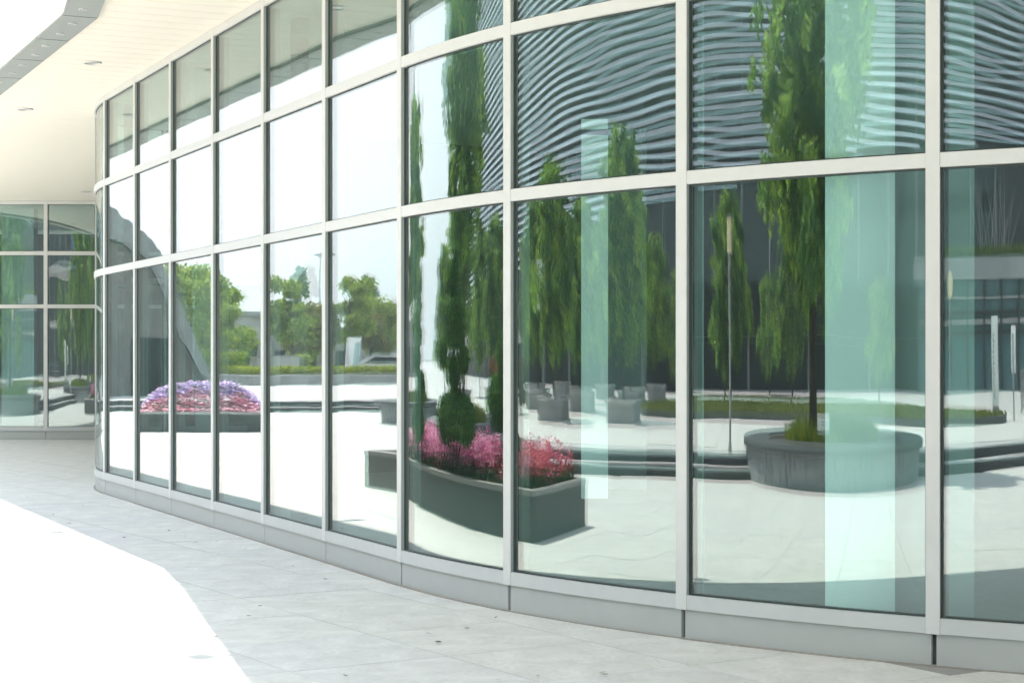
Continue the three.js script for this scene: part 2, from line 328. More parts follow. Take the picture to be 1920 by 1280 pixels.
// ---------------------------------------------------------------- ground, paving, steps, upper plaza
const structure = (o) => { o.userData.kind = 'structure'; return o; };
{ const g = new THREE.PlaneGeometry(1600, 1600); g.rotateX(-Math.PI / 2); const u = g.attributes.uv; for (let i = 0; i < 4; i++) u.setXY(i, u.getX(i) * 1600, u.getY(i) * 1600); g.translate(0, -0.06, 0); structure(part('ground', g, M.ground, scene)); }
const STEP = new THREE.CatmullRomCurve3([[-6, -40], [-7.4, -20], [-8.6, -9], [-9.05, -4.4], [-9.35, -0.8], [-10.4, 3.2], [-11.6, 6.3], [-12.4, 8.2], [-12.8, 10.4], [-13.1, 12.7], [-13.7, 15.2], [-15.6, 18.2], [-19.4, 22.6], [-24.6, 28], [-28.6, 34], [-29.5, 39.8], [-27.4, 43.6], [-24, 47.4], [-19, 53], [-12, 64], [-4, 80], [8, 110]].map(([x, z]) => new THREE.Vector3(x, 0, z)), false, 'catmullrom', 0.5).getSpacedPoints(220);
const stepOff = (d) => STEP.map((p, i) => { const a = STEP[Math.max(0, i - 1)], b = STEP[Math.min(220, i + 1)], t = new THREE.Vector3().subVectors(b, a).normalize(); return [p.x - t.z * d, p.z + t.x * d]; });
const inside = (x, z) => { // on the lower plaza side of the steps
  let best = 1e9, k = 0; for (let i = 0; i < 220; i++) { const d = (STEP[i].x - x) ** 2 + (STEP[i].z - z) ** 2; if (d < best) { best = d; k = i; } }
  const a = STEP[Math.max(0, k - 1)], b = STEP[Math.min(220, k + 1)], tx = b.x - a.x, tz = b.z - a.z, l = Math.hypot(tx, tz);
  return ((x - STEP[k].x) * tz - (z - STEP[k].z) * tx) / l;
};
{
  const bed = new THREE.Group(); bed.name = 'plaza_paving'; structure(bed); scene.add(bed);
  const b = new Quads(); b.flat([-60, -0.03, 60], [40, -0.03, 60], [40, -0.03, -120], [-60, -0.03, -120], 100, 180); part('paving_bed', b.geo(), M.bed, bed);
  const a = 0.557, ux = Math.sin(a), uz = -Math.cos(a), vx = Math.cos(a), vz = Math.sin(a), cells = [];
  const sg = [0, 1, 2, 3].map((k) => { const g = box(0.895, 0.024, 0.895, 0, -0.012, 0); const u = g.attributes.uv; for (let i = 0; i < 24; i++) u.setXY(i, u.getX(i) + k * 0.37, u.getY(i) + k * 0.61); return g; });
  for (let i = -90; i < 45; i++) for (let j = -45; j < 45; j++) {
    const U = -10.0 + 0.9 * (i + 0.5), V = 4.71 + 0.9 * (j + 0.5), x = U * ux + V * vx, z = U * uz + V * vz;
    if (x > 9 || z < -22 || z > 62 || inside(x, z) < -0.3) continue;
    // not under the rooms
    const fs = (x - P6[0]) * H0[0] + (z - P6[1]) * H0[1], fw = (x - P6[0]) * N0[0] + (z - P6[1]) * N0[1];
    if (fs > -9.2 && fw < (fs > 0 ? -(RA - Math.sqrt(Math.max(0, RA * RA - fs * fs))) : 0) - 0.75 && fs < 9) continue;
    if (fs > 9 && fw < -4) continue; if (x < -4 && z > 36 && x > -15) continue; if (fw < -6 && z > 20 && x > -4) continue;
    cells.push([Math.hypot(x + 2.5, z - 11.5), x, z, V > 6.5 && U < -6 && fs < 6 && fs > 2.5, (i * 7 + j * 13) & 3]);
  }
  cells.sort((p, q) => p[0] - q[0]);
  const rest = [];
  cells.forEach(([, x, z, dark, k], n) => {
    const h = Math.round(noise.noise(x * 3.1, z * 2.7, 4) * 1.6 * 10) / 1e4, kk = (k + Math.floor(Math.abs(noise.noise(x, z, 9)) * 17)) & 3;
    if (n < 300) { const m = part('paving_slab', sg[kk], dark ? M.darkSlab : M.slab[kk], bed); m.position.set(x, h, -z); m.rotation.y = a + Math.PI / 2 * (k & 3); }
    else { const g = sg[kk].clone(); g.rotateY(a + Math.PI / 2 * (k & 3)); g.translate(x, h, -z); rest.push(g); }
  });
  tag(part('paving_field', rest, M.slab[0], bed), null, null, null, 'stuff');

  { // dead leaves and crumbs on the shaded paving
    const bits = leaves(46, () => { const s = rr(-9, 5), w = rr(0.15, 2.6) - (s > 0 ? RA - Math.sqrt(RA * RA - s * s) : 0), p = frameP(s, w); return [p[0], 0.012, -p[1]]; }, 0.035, [[0.10, 0.075, 0.05], [0.06, 0.05, 0.04], [0.16, 0.13, 0.07]], 0, 1, 0.85);
    tag(part('leaf_litter', bits, M.leaf, scene), 'scattered dead leaf bits on the shaded paving by the glass', 'litter', null, 'stuff');
  }
  // two steps that follow the curve, then the upper plaza
  const strip = (d0, d1, y, mat, name, parent, y0) => {
    const A = stepOff(d0), B = stepOff(d1), q = new Quads();
    for (let i = 0; i < 220; i++) {
      const L = STEP[i].distanceTo(STEP[i + 1]);
      if (y0 === undefined) q.flat([A[i][0], y, -A[i][1]], [A[i + 1][0], y, -A[i + 1][1]], [B[i + 1][0], y, -B[i + 1][1]], [B[i][0], y, -B[i][1]], L, d1 - d0);
      else q.flat([A[i][0], y0, -A[i][1]], [A[i + 1][0], y0, -A[i + 1][1]], [A[i + 1][0], y, -A[i + 1][1]], [A[i][0], y, -A[i][1]], L, y - y0);
    }
    return part(name, q.geo(), mat, parent);
  };
  const st = new THREE.Group(); st.name = 'plaza_steps'; structure(st); scene.add(st);
  strip(0, 0, 0.135, M.riser, 'riser', st, -0.03); strip(-0.02, 0.42, 0.16, M.tread, 'tread', st); strip(-0.02, -0.02, 0.16, M.tread, 'nosing', st, 0.132);
  strip(0.4, 0.4, 0.295, M.riser, 'riser', st, 0.15); strip(0.38, 0.38, 0.32, M.tread, 'nosing', st, 0.292); strip(0.38, 1.2, 0.32, M.tread, 'tread', st);
  const sh = new THREE.Shape(), E1 = stepOff(1.1); E1.forEach((p, i) => sh[i ? 'lineTo' : 'moveTo'](p[0], p[1]));
  sh.lineTo(8, 400); sh.lineTo(-400, 400); sh.lineTo(-400, -200); sh.lineTo(-6, -200);
  const g = new THREE.ShapeGeometry(sh); g.rotateX(-Math.PI / 2); g.translate(0, 0.316, 0); structure(part('upper_plaza', g, M.plaza, scene));
  // paving joints of the upper plaza near the steps: slabs, joined
  const s2 = [], tile = box(0.882, 0.02, 0.882, 0, 0, 0);
  for (let i = -60; i < 60; i++) for (let j = -60; j < 60; j++) {
    const x = -22 + i * 0.9 * Math.cos(0.3) - j * 0.9 * Math.sin(0.3), z = 8 + i * 0.9 * Math.sin(0.3) + j * 0.9 * Math.cos(0.3), dd = -inside(x, z);
    if (dd < 1.3 || dd > 13 || z < -14 || z > 34) continue;
    const t = tile.clone(); t.rotateY(0.3); t.translate(x, 0.3215 - 0.0035 + noise.noise(x * 2, z * 2, 1) * 0.0006, -z); s2.push(t);
  }
  tag(structure(part('upper_paving', s2, M.slab[2], scene)), null, null, null, 'stuff');
}

// ---------------------------------------------------------------- plants
function leaves(n, place, size, cols, hang = 0, gain = 1.15, flat = 0) { // n leaf blades; place() gives [x, y, z, shadeIndex]
  const P = [], N = [], C = [], U = [], a = new THREE.Vector3(), b = new THREE.Vector3(), nn = new THREE.Vector3();
  for (let i = 0; i < n; i++) {
    const [x, y, z, pick] = place(i), c = cols[pick ?? Math.floor(rnd() * cols.length)], s = size * rr(0.65, 1.35), v = rr(0.78, 1.22) * gain;
    a.set(rr(-1, 1), rr(-1, 1) * (1 - hang) - hang * 2.2, rr(-1, 1)).normalize(); if (flat) a.y *= 1 - flat, a.normalize(); b.set(rr(-1, 1) * (1 - flat), flat * 1.5 + rr(-1, 1) * 0.6, rr(-1, 1) * (1 - flat)).cross(a).normalize(); nn.crossVectors(a, b);
    const L = s, w = s * 0.42, q = [[0, 0], [L * 0.5, w], [L, 0], [L * 0.5, -w]].map(([p, r]) => [x + a.x * p + b.x * r, y + a.y * p + b.y * r, z + a.z * p + b.z * r]);
    for (const k of [0, 2, 1, 0, 3, 2]) { P.push(...q[k]); N.push(nn.x, nn.y, nn.z); C.push(c[0] * v, c[1] * v, c[2] * v); U.push(0, 0); }
  }
  const g = new THREE.BufferGeometry();
  for (const [k, v, s] of [['position', P, 3], ['normal', N, 3], ['color', C, 3], ['uv', U, 2]]) g.setAttribute(k, new THREE.BufferAttribute(new Float32Array(v), s));
  return g;
}
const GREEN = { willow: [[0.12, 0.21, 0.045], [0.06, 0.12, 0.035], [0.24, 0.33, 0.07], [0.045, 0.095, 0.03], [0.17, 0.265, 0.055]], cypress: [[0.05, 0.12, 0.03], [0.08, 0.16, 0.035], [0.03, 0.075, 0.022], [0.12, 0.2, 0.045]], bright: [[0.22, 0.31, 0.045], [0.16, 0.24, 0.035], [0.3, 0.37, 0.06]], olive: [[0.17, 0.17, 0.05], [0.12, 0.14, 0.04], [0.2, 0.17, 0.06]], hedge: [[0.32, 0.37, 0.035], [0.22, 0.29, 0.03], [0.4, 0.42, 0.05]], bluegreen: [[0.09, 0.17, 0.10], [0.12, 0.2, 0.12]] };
function trunkGeo(h, r, limbs, spread, topR = 0.25) {
  const out = [bar([0, 0, 0], [0.02, h * 0.5, 0.01], r, 9, r * 0.75), bar([0.02, h * 0.5, 0.01], [-0.02, h, 0], r * 0.75, 8, r * topR)];
  for (let i = 0; i < limbs; i++) { const y = h * rr(0.3, 0.92), t = rr(0, 6.28), L = spread * rr(0.5, 1) * (1 - 0.4 * y / h); out.push(bar([0, y, 0], [Math.cos(t) * L, y + L * rr(0.8, 1.6), Math.sin(t) * L], r * 0.28, 5, r * 0.08)); }
  return out;
}
// tall columnar tree with hanging sprays, light and dark dapple painted by spray colour
function tallTree(h, rad, clear, n, size, cols) {
  const z0 = rr(0, 50), crownAt = (k) => rad * Math.pow(Math.sin(Math.PI * Math.min(1, 0.14 + 0.8 * k)), 0.42) * (1 - 0.3 * k * k), sprays = [];
  for (let i = 0; i < n / 55; i++) {
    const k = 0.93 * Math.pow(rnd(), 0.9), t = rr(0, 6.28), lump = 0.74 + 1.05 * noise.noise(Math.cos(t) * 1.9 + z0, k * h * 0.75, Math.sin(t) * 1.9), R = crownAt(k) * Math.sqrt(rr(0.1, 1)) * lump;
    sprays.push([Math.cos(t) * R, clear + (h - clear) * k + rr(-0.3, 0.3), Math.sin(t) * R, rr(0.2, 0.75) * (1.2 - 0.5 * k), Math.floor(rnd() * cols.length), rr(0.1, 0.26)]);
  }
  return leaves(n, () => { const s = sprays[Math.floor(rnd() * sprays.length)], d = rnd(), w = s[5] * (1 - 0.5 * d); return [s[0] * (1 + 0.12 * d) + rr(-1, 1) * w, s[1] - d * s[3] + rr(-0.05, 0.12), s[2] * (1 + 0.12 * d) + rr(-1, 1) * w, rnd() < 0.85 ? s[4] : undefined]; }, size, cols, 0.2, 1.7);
}
function roundTree(h, rad, clear, n, size, cols, flat = 0.75) {
  const cl = []; for (let i = 0; i < 16; i++) { const t = rr(0, 6.28), R = rad * Math.sqrt(rnd()) * 0.75, y = clear + (h - clear) * rr(0.15, 0.88); cl.push([Math.cos(t) * R, y, Math.sin(t) * R, rad * rr(0.26, 0.46)]); }
  return leaves(n, () => { const c = cl[Math.floor(rnd() * cl.length)]; let x, y, z, l; do { x = rr(-1, 1); y = rr(-1, 1); z = rr(-1, 1); l = x * x + y * y + z * z; } while (l > 1); const k = 0.6 + 0.4 * l; return [c[0] + x * c[3] * k, c[1] + y * c[3] * flat * k, c[2] + z * c[3] * k]; }, size, cols);
}
function tree(name, label, cat, X, y, Z, group, crown, trunk, mat = M.leaf) {
  const t = thing(name, label, cat, X, y, Z, rr(0, 6), group); part('crown', crown, mat, t); part('trunk', trunk, M.bark, t); return t;
}

// round drum planters that stand across the steps
let drum0;
const drumSpots = [[-11.2, 2.65, 0, 'streaked grey drum planter with clipped grass below the tallest tree, right of the steps'], [-16.8, 20.1, 0, 'streaked grey drum planter behind the clipped topiary shrubs'], [-25.2, 32.2, 0, 'streaked grey drum planter farthest along the curved steps'], [-8.9, -13.5, 0, 'streaked grey drum planter at the near end of the steps']];
for (const [X, Z, , label] of drumSpots) {
  if (!drum0) {
    drum0 = thing('drum_planter', label, 'planter', X, 0, Z, 0, 'round drum planters on the steps');
    const lathe = (pts, seg = 72) => { const g = new THREE.LatheGeometry(pts.map(([r, y]) => new THREE.Vector2(r, y)), seg), u = g.attributes.uv; for (let i = 0; i < u.count; i++) u.setXY(i, u.getX(i) * 15, u.getY(i) * 0.6); return g; };
    for (let k = 0; k < 30; k++) { // cast wall panels with open joints
      const g = new THREE.CylinderGeometry(3.04, 2.97, 0.44, 3, 1, true, k * Math.PI / 15 + 0.003, Math.PI / 15 - 0.006); g.translate(0, 0.22, 0);
      const u = g.attributes.uv; for (let i = 0; i < u.count; i++) u.setXY(i, u.getX(i) * 0.52 + k * 0.37, u.getY(i) * 0.98);
      part('wall_panel', g, M.drum, drum0);
    }
    part('inner_wall', lathe([[2.93, 0], [2.95, 0.44]]), M.bed, drum0);
    part('coping', lathe([[3.0, 0.43], [3.13, 0.44], [3.14, 0.53], [3.11, 0.545], [2.26, 0.545], [2.24, 0.53], [2.24, 0.4]]), M.cap, drum0);
    const s = new THREE.CircleGeometry(2.26, 40); s.rotateX(-Math.PI / 2); s.translate(0, 0.5, 0); part('soil', s, M.soil, drum0);
  } else { const c = dup(drum0, X, 0, Z, rr(0, 6)); c.userData.label = label; }
}
// the low grass in the drums
function tuft(n, R, h, cols, inner = 0) {
  const P = [], N = [], C = [], U = [];
  for (let i = 0; i < n; i++) {
    const t = rr(0, 6.28), r = R * Math.sqrt(rr(inner, 1)), x = Math.cos(t) * r, z = Math.sin(t) * r, H = h * rr(0.45, 1.25) * (1 - 0.35 * (r / R) ** 4) * (1 + 0.7 * noise.noise(x * 3.2, 3, z * 3.2)), lx = rr(-1, 1) * H * 0.4 + x / R * H * 0.25, lz = rr(-1, 1) * H * 0.4 + z / R * H * 0.25, w = 0.022, p = rr(0, 3.14), c = cols[Math.floor(rnd() * cols.length)], v = rr(0.75, 1.2);
    const ax = Math.cos(p) * w, az = Math.sin(p) * w; P.push(x - ax, 0, z - az, x + ax, 0, z + az, x + lx, H, z + lz);
    for (let k = 0; k < 3; k++) { N.push(-Math.sin(p), 0.3, Math.cos(p)); C.push(c[0] * v, c[1] * v, c[2] * v); U.push(0, 0); }
  }
  const g = new THREE.BufferGeometry(); for (const [k, v, s] of [['position', P, 3], ['normal', N, 3], ['color', C, 3], ['uv', U, 2]]) g.setAttribute(k, new THREE.BufferAttribute(new Float32Array(v), s)); return g;
}
const tuftG = tuft(6500, 1.6, 0.25, [[0.24, 0.30, 0.03], [0.15, 0.24, 0.03], [0.32, 0.36, 0.05]]);
drumSpots.forEach(([X, Z], i) => { const m = part('ornamental_grass', tuftG, M.leaf, scene); m.position.set(X, 0.5, -Z); m.rotation.y = i * 1.3; tag(m, ['bright ornamental grass in the drum planter by the lamp post', 'bright ornamental grass in the drum planter behind the topiary', 'bright ornamental grass in the farthest drum planter', 'bright ornamental grass in the drum planter at the near steps'][i], 'grass', 'grass in the drum planters', 'stuff'); });
// tall trees in the drums
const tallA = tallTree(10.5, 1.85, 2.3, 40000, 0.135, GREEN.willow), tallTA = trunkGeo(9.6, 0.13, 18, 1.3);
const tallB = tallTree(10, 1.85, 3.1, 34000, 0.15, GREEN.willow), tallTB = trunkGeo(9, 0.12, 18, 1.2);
const treeGroup = 'tall trees in the drum planters';
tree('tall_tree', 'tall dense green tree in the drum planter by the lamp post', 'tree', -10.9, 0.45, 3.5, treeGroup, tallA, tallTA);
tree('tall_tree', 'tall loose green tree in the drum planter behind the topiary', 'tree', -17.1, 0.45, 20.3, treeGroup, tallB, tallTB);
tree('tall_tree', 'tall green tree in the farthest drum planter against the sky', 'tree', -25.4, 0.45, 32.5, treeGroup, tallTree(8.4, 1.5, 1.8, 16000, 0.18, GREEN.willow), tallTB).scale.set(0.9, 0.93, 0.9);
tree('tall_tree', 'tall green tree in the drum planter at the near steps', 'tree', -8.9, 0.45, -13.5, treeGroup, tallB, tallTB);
{ // little plate and stakes in the drum by the lamp post
  const p = thing('plant_label', 'small white plant label at the edge of the grass in the drum planter', 'sign', -8.95, 0.5, 4.1, 2.06); part('plate', box(0.36, 0.2, 0.012, 0, 0.3, 0, 0), M.white, p); part('stake', box(0.03, 0.3, 0.02, 0, 0.1, -0.015), M.steel, p);
  const q = new THREE.CanvasTexture((() => { const c = document.createElement('canvas'); c.width = 128; c.height = 64; const x = c.getContext('2d'); x.fillStyle = '#dfe4e0'; x.fillRect(0, 0, 128, 64); x.strokeStyle = '#3c4a45'; x.lineWidth = 3; for (const y of [18, 32, 46]) { x.beginPath(); x.moveTo(14, y); x.lineTo(60 + (y * 7) % 50, y); x.stroke(); } return c; })()); q.colorSpace = THREE.SRGBColorSpace;
  const f = new THREE.PlaneGeometry(0.34, 0.18); f.translate(0, 0.3, 0.009); part('printed_face', f, std([1, 1, 1], 0.6, { map: q }), p);
}

// long dark planter with pink flowers and clipped shrubs
{
  const T = Math.atan2(H0[1], H0[0]); // its length runs along the front
  const cx = (-3.95 - 7.33) / 2 - 0.93, cz = (11.95 + 19.3) / 2 - 0.41, L = 8.1, W = 2.0, Hh = 0.44, g = thing('long_planter', 'long dark stone planter with a brown rim parallel to the glass', 'planter', cx, 0, cz, T);
  const n = 6;
  for (const s of [-1, 1]) for (let k = 0; k < n; k++) part('stone_panel', box(L / n - 0.006, Hh - 0.05, 0.05, -L / 2 + (k + 0.5) * L / n, (Hh - 0.05) / 2, s * (W / 2 - 0.025)), M.darkStone, g);
  for (const s of [-1, 1]) for (const k of [-0.5, 0.5]) part('stone_panel', box(0.05, Hh - 0.05, W / 2 - 0.056, s * (L / 2 - 0.025), (Hh - 0.05) / 2, k * (W / 2 - 0.05)), M.darkStone, g);
  part('rim', [box(L + 0.02, 0.05, 0.13, 0, Hh - 0.022, W / 2 - 0.06), box(L + 0.02, 0.05, 0.13, 0, Hh - 0.022, -W / 2 + 0.06), box(0.13, 0.05, W - 0.25, L / 2 - 0.055, Hh - 0.022, 0), box(0.13, 0.05, W - 0.25, -L / 2 + 0.055, Hh - 0.022, 0)], M.stone, g);
  part('inner_board', [box(L - 0.26, 0.03, 0.03, 0, Hh - 0.01, W / 2 - 0.14), box(L - 0.26, 0.03, 0.03, 0, Hh - 0.01, -W / 2 + 0.14)], M.wood, g);
  part('soil', box(L - 0.22, 0.02, W - 0.22, 0, Hh - 0.09, 0), M.soil, g);
  // flowers: upright spikes of small petals over green leaves
  const pk = [[0.62, 0.20, 0.36], [0.70, 0.32, 0.46], [0.55, 0.13, 0.30], [0.76, 0.46, 0.58]], co = [[0.72, 0.22, 0.18], [0.66, 0.18, 0.24], [0.62, 0.20, 0.32]];
  const spikes = []; for (let i = 0; i < 1100; i++) spikes.push([rr(-L / 2 + 1.0, L / 2 - 0.25), rr(-W / 2 + 0.2, W / 2 - 0.2), rr(0.2, 0.46)]);
  const fl = leaves(20000, () => { const s = spikes[Math.floor(rnd() * spikes.length)], k = rr(0.35, 1), near = s[0] > 2.3 && rnd() < 0.75; return [s[0] + rr(-0.035, 0.035), Hh - 0.06 + s[2] * k, s[1] + rr(-0.035, 0.035), near ? 4 + Math.floor(rnd() * 3) : Math.floor(rnd() * 4)]; }, 0.052, [...pk, ...co], 0, 1.2, 0.5);
  const gr = leaves(9000, () => { const s = spikes[Math.floor(rnd() * spikes.length)]; return [s[0] + rr(-0.09, 0.09), Hh - 0.08 + rr(0, 0.2), s[1] + rr(-0.09, 0.09)]; }, 0.075, GREEN.cypress);
  const bed = thing('flower_bed', 'pink and coral flowers filling the long dark planter', 'flowers', cx, 0, cz, T, null, 'stuff'); part('blossoms', fl, M.petal, bed); part('foliage', gr, M.leaf, bed);
  // clipped shrubs of stacked balls: [X, Z, balls [dx, y, dz, r], label]
  const al = (a, y, r, c = 0) => [H0[0] * a * 1.55 + N0[0] * c, y, -(H0[1] * a * 1.55 + N0[1] * c), r]; // a along the planter, c across it
  const topi = [
    [-6.35, 16.75, [al(0, 0.52, 0.2), al(0.12, 0.9, 0.17), al(-0.08, 1.2, 0.13), al(0.05, 1.46, 0.1), al(0, 1.68, 0.07)], 'slim clipped shrub at the left end of the long planter'],
    [-5.5, 14.6, [al(-0.42, 0.6, 0.24, 0.1), al(0.02, 0.68, 0.24), al(0.40, 0.62, 0.22, -0.1), al(-0.04, 1.08, 0.17), al(-0.45, 1.26, 0.14), al(0.28, 1.2, 0.13), al(0.02, 1.58, 0.25), al(-0.05, 2.0, 0.16), al(0.02, 2.24, 0.08)], 'tall clipped shrub of stacked green balls in the middle of the long planter'],
    [-5.1, 13.0, [al(0.2, 0.4, 0.15), al(-0.02, 0.82, 0.26), al(0.08, 1.26, 0.17)], 'clipped shrub of broad balls near the end of the long planter'],
  ];
  for (const [X, Z, balls, label] of topi) {
    const t = thing('topiary_shrub', label, 'shrub', X, 0.34, Z, 0, 'clipped shrubs in the long planter');
    balls.forEach(([x, y, z, r]) => part('clipped_ball', leaves(Math.round(5200 * r * r / 0.06), () => { const v = new THREE.Vector3(rr(-1, 1), rr(-1, 1), rr(-1, 1)).normalize().multiplyScalar(r * (0.66 + 0.42 * rnd())); const e = 0.55 * (v.x * H0[0] - v.z * H0[1]); return [x + v.x + e * H0[0], y + v.y, z + v.z - e * H0[1]]; }, 0.05, GREEN.cypress, 0, 2.0), M.leaf, t));
    part('stem', balls.map(([x, y, z]) => bar([0.02, 0, 0], [x, y, z], 0.025, 6, 0.014)), M.bark, t);
  }
}
// low planter with the purple and pink mound
{
  const T = 0.76, g = thing('flower_planter', 'low dark stone planter holding a purple and pink flower mound', 'planter', -17.35, 0, 34.1, T);
  const L = 2.75, W = 2.0, Hh = 0.42;
  for (const s of [-1, 1]) { for (const k of [-1, 0, 1]) part('stone_panel', box(L / 3 - 0.008, Hh - 0.04, 0.06, k * L / 3, (Hh - 0.04) / 2, s * (W / 2 - 0.03)), M.darkStone, g); part('stone_panel', box(0.06, Hh - 0.04, W - 0.13, s * (L / 2 - 0.03), (Hh - 0.04) / 2, 0), M.darkStone, g); }
  part('rim', [box(L, 0.05, 0.16, 0, Hh - 0.018, W / 2 - 0.08), box(L, 0.05, 0.16, 0, Hh - 0.018, -W / 2 + 0.08), box(0.16, 0.05, W - 0.32, L / 2 - 0.08, Hh - 0.018, 0), box(0.16, 0.05, W - 0.32, -L / 2 + 0.08, Hh - 0.018, 0)], M.paleConcrete, g);
  part('soil', box(L - 0.3, 0.02, W - 0.3, 0, Hh - 0.06, 0), M.soil, g);
  const hAt = (x, z) => 0.62 * Math.max(0, 1 - (x / (L / 2)) ** 4) * Math.max(0.12, 1 - ((z - -0.2) / (W / 2)) ** 2);
  const cols = [[0.66, 0.54, 0.74], [0.72, 0.62, 0.79], [0.56, 0.42, 0.66], [0.80, 0.46, 0.57], [0.84, 0.60, 0.67], [0.10, 0.17, 0.05]];
  const fl = leaves(12000, () => { const x = rr(-1, 1) * (L / 2 - 0.12), z = rr(-1, 1) * (W / 2 - 0.1), y = Hh - 0.05 + hAt(x, z) + rr(-0.05, 0.05), pink = z > 0.36 + 0.25 * noise.noise(x * 3, 0, 2); return [x, y, z, rnd() < 0.12 ? 5 : pink ? 3 + Math.floor(rnd() * 2) : Math.floor(rnd() * 3)]; }, 0.09, cols, 0, 1.25, 0.75);
  const b = thing('flower_mound', 'mounded purple flowers edged with pink in the low planter', 'flowers', -17.35, 0, 34.1, T, null, 'stuff'); part('blossoms', fl, M.petal, b);
}

// ---------------------------------------------------------------- grove on the upper plaza
{
  const lawn = (pts, name) => {
    const sh = new THREE.Shape(); pts.forEach((p, i) => sh[i ? 'lineTo' : 'moveTo'](...p)); sh.closePath();
    const g = new THREE.ExtrudeGeometry(sh, { depth: 0.16, bevelEnabled: false, curveSegments: 24 }); g.rotateX(-Math.PI / 2); g.translate(0, 0.31, 0);
    const k = structure(part('lawn_kerb', g, M.cap, scene));
    const c = pts.reduce((s, p) => [s[0] + p[0] / pts.length, s[1] + p[1] / pts.length], [0, 0]), s2 = new THREE.Shape(); pts.forEach((p, i) => s2[i ? 'lineTo' : 'moveTo'](c[0] + (p[0] - c[0]) * 0.97, c[1] + (p[1] - c[1]) * 0.97)); s2.closePath();
    const l = new THREE.ShapeGeometry(s2); l.rotateX(-Math.PI / 2); l.translate(0, 0.475, 0); tag(part('lawn', l, M.lawn, k));
    return c;
  };
  const e = []; // lawn edged with dark stone, following the seen front edge
  for (const p of [[-27.2, 8.4], [-26.3, 7.2], [-24.75, 5.26], [-23.6, 0.4], [-20.6, -3.4], [-16.9, -5.9], [-15.2, -8.4], [-14.9, -9.6], [-15.6, -10.6], [-17.4, -11], [-24, -10.5], [-30, -8.5], [-35, -4.5], [-37.2, 2.6], [-33, 8.8]]) e.push(p);
  lawn(e, 'lawn');
  // blades along the lawn
  const P = []; const g0 = leaves(9000, () => { let x, z, ok; do { x = rr(-37, -15); z = rr(-11, 9); ok = 0; for (let i = 0, j = e.length - 1; i < e.length; j = i++) if ((e[i][1] > z) !== (e[j][1] > z) && x < (e[j][0] - e[i][0]) * (z - e[i][1]) / (e[j][1] - e[i][1]) + e[i][0]) ok ^= 1; } while (!ok); return [x, 0.55, -z]; }, 0.13, [[0.2, 0.24, 0.05], [0.14, 0.19, 0.04], [0.26, 0.27, 0.07]], 0.5);
  tag(part('lawn_grass', g0, M.leaf, scene), 'pale green mown grass on the dark-edged lawn', 'grass', null, 'stuff');
  // square concrete planters with trees
  const sp = [[-24.0, 15.2, 'grey square concrete planter beside the sign post'], [-23.3, 10.0, 'grey square concrete planter nearest the steps, with a bright top'], [-30.6, 13.6], [-31.5, 18.2], [-32.5, 9.2], [-38, 14.5], [-38.5, 8.6], [-40, 20.5], [-44.5, 5.6], [-45, 12], [-46, 18], [-33.5, 24], [-28, 26.5]];
  const plg = 'square concrete planters in the grove', trg = 'tall grove trees in square planters';
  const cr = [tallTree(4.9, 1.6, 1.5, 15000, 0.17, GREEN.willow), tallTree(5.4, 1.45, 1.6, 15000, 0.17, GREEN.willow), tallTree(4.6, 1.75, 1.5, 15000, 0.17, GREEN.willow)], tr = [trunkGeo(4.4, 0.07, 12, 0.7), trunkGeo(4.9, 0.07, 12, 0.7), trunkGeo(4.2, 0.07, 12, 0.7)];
  let p0; const far = 'grey square concrete planter deeper in the tree grove';
  sp.forEach(([X, Z, lab], i) => {
    if (!p0) {
      p0 = thing('square_planter', lab, 'planter', X, 0.32, Z, 0.2, plg);
      for (const [s, c] of [[1, 0], [-1, 0], [0, 1], [0, -1]]) part('wall_panel', box(c ? 1.9 : 0.1, 0.40, c ? 0.1 : 1.7, s * 0.9, 0.2, c * 0.9), M.concrete, p0);
      part('coping', [box(2.04, 0.09, 0.22, 0, 0.44, 0.91), box(2.04, 0.09, 0.22, 0, 0.44, -0.91), box(0.22, 0.09, 1.6, 0.91, 0.44, 0), box(0.22, 0.09, 1.6, -0.91, 0.44, 0)], M.paleConcrete, p0);
      part('soil', box(1.7, 0.02, 1.7, 0, 0.43, 0), M.soil, p0);
    } else { const c = dup(p0, X, 0.32, Z, rr(0.1, 0.4)); c.userData.label = lab ?? far; c.userData.group = lab ? plg : 'square planters deeper in the grove'; }
    const k = i % 3, lt = i === 0 ? 'tall thin-trunked tree in the square planter beside the sign post' : i === 1 ? 'tall thin-trunked tree in the square planter nearest the steps' : 'tall thin-trunked tree deeper in the grove';
    tree('grove_tree', lt, 'tree', X, 0.68, Z, i < 2 ? trg : 'tall trees deeper in the grove', cr[k], tr[k]);
  });
  // free-standing trees at the back of the lawn and before the building
  for (const [X, Z, s] of [[-28.4, 1.6, 0.95], [-36, -6.5, 1], [-31, -12.5, 0.7], [-40, -1, 0.9], [-46, -8, 0.85], [-50, 24, 1.2], [-42, 30, 1.1], [-52, 2, 0.95], [-36, 34, 1], [-50, 13, 1.1], [-47, 28, 1.2], [-13, -22, 1.05], [-9.5, -28, 1.1], [-18, -27, 1.1], [-5.5, -33, 1.1], [-15, -36, 1.2], [-22, -33, 1.1], [-10, -40, 1.15]]) {
    const near = Z < -21.5 && X > -23, lawnSide = !near && Z < 3; const t = tree('grove_tree', near ? 'tall slender tree before the dark glazed office block' : lawnSide ? 'tall slender tree rising behind the dark-edged lawn' : 'tall slender tree before the louvred building, left of the sign post', 'tree', X, 0.32, Z, near ? 'slender trees before the dark office block' : lawnSide ? 'slender trees behind the lawn' : 'slender trees left of the sign post', cr[Math.floor(rr(0, 3))], tr[0]); t.scale.setScalar(s);
  }
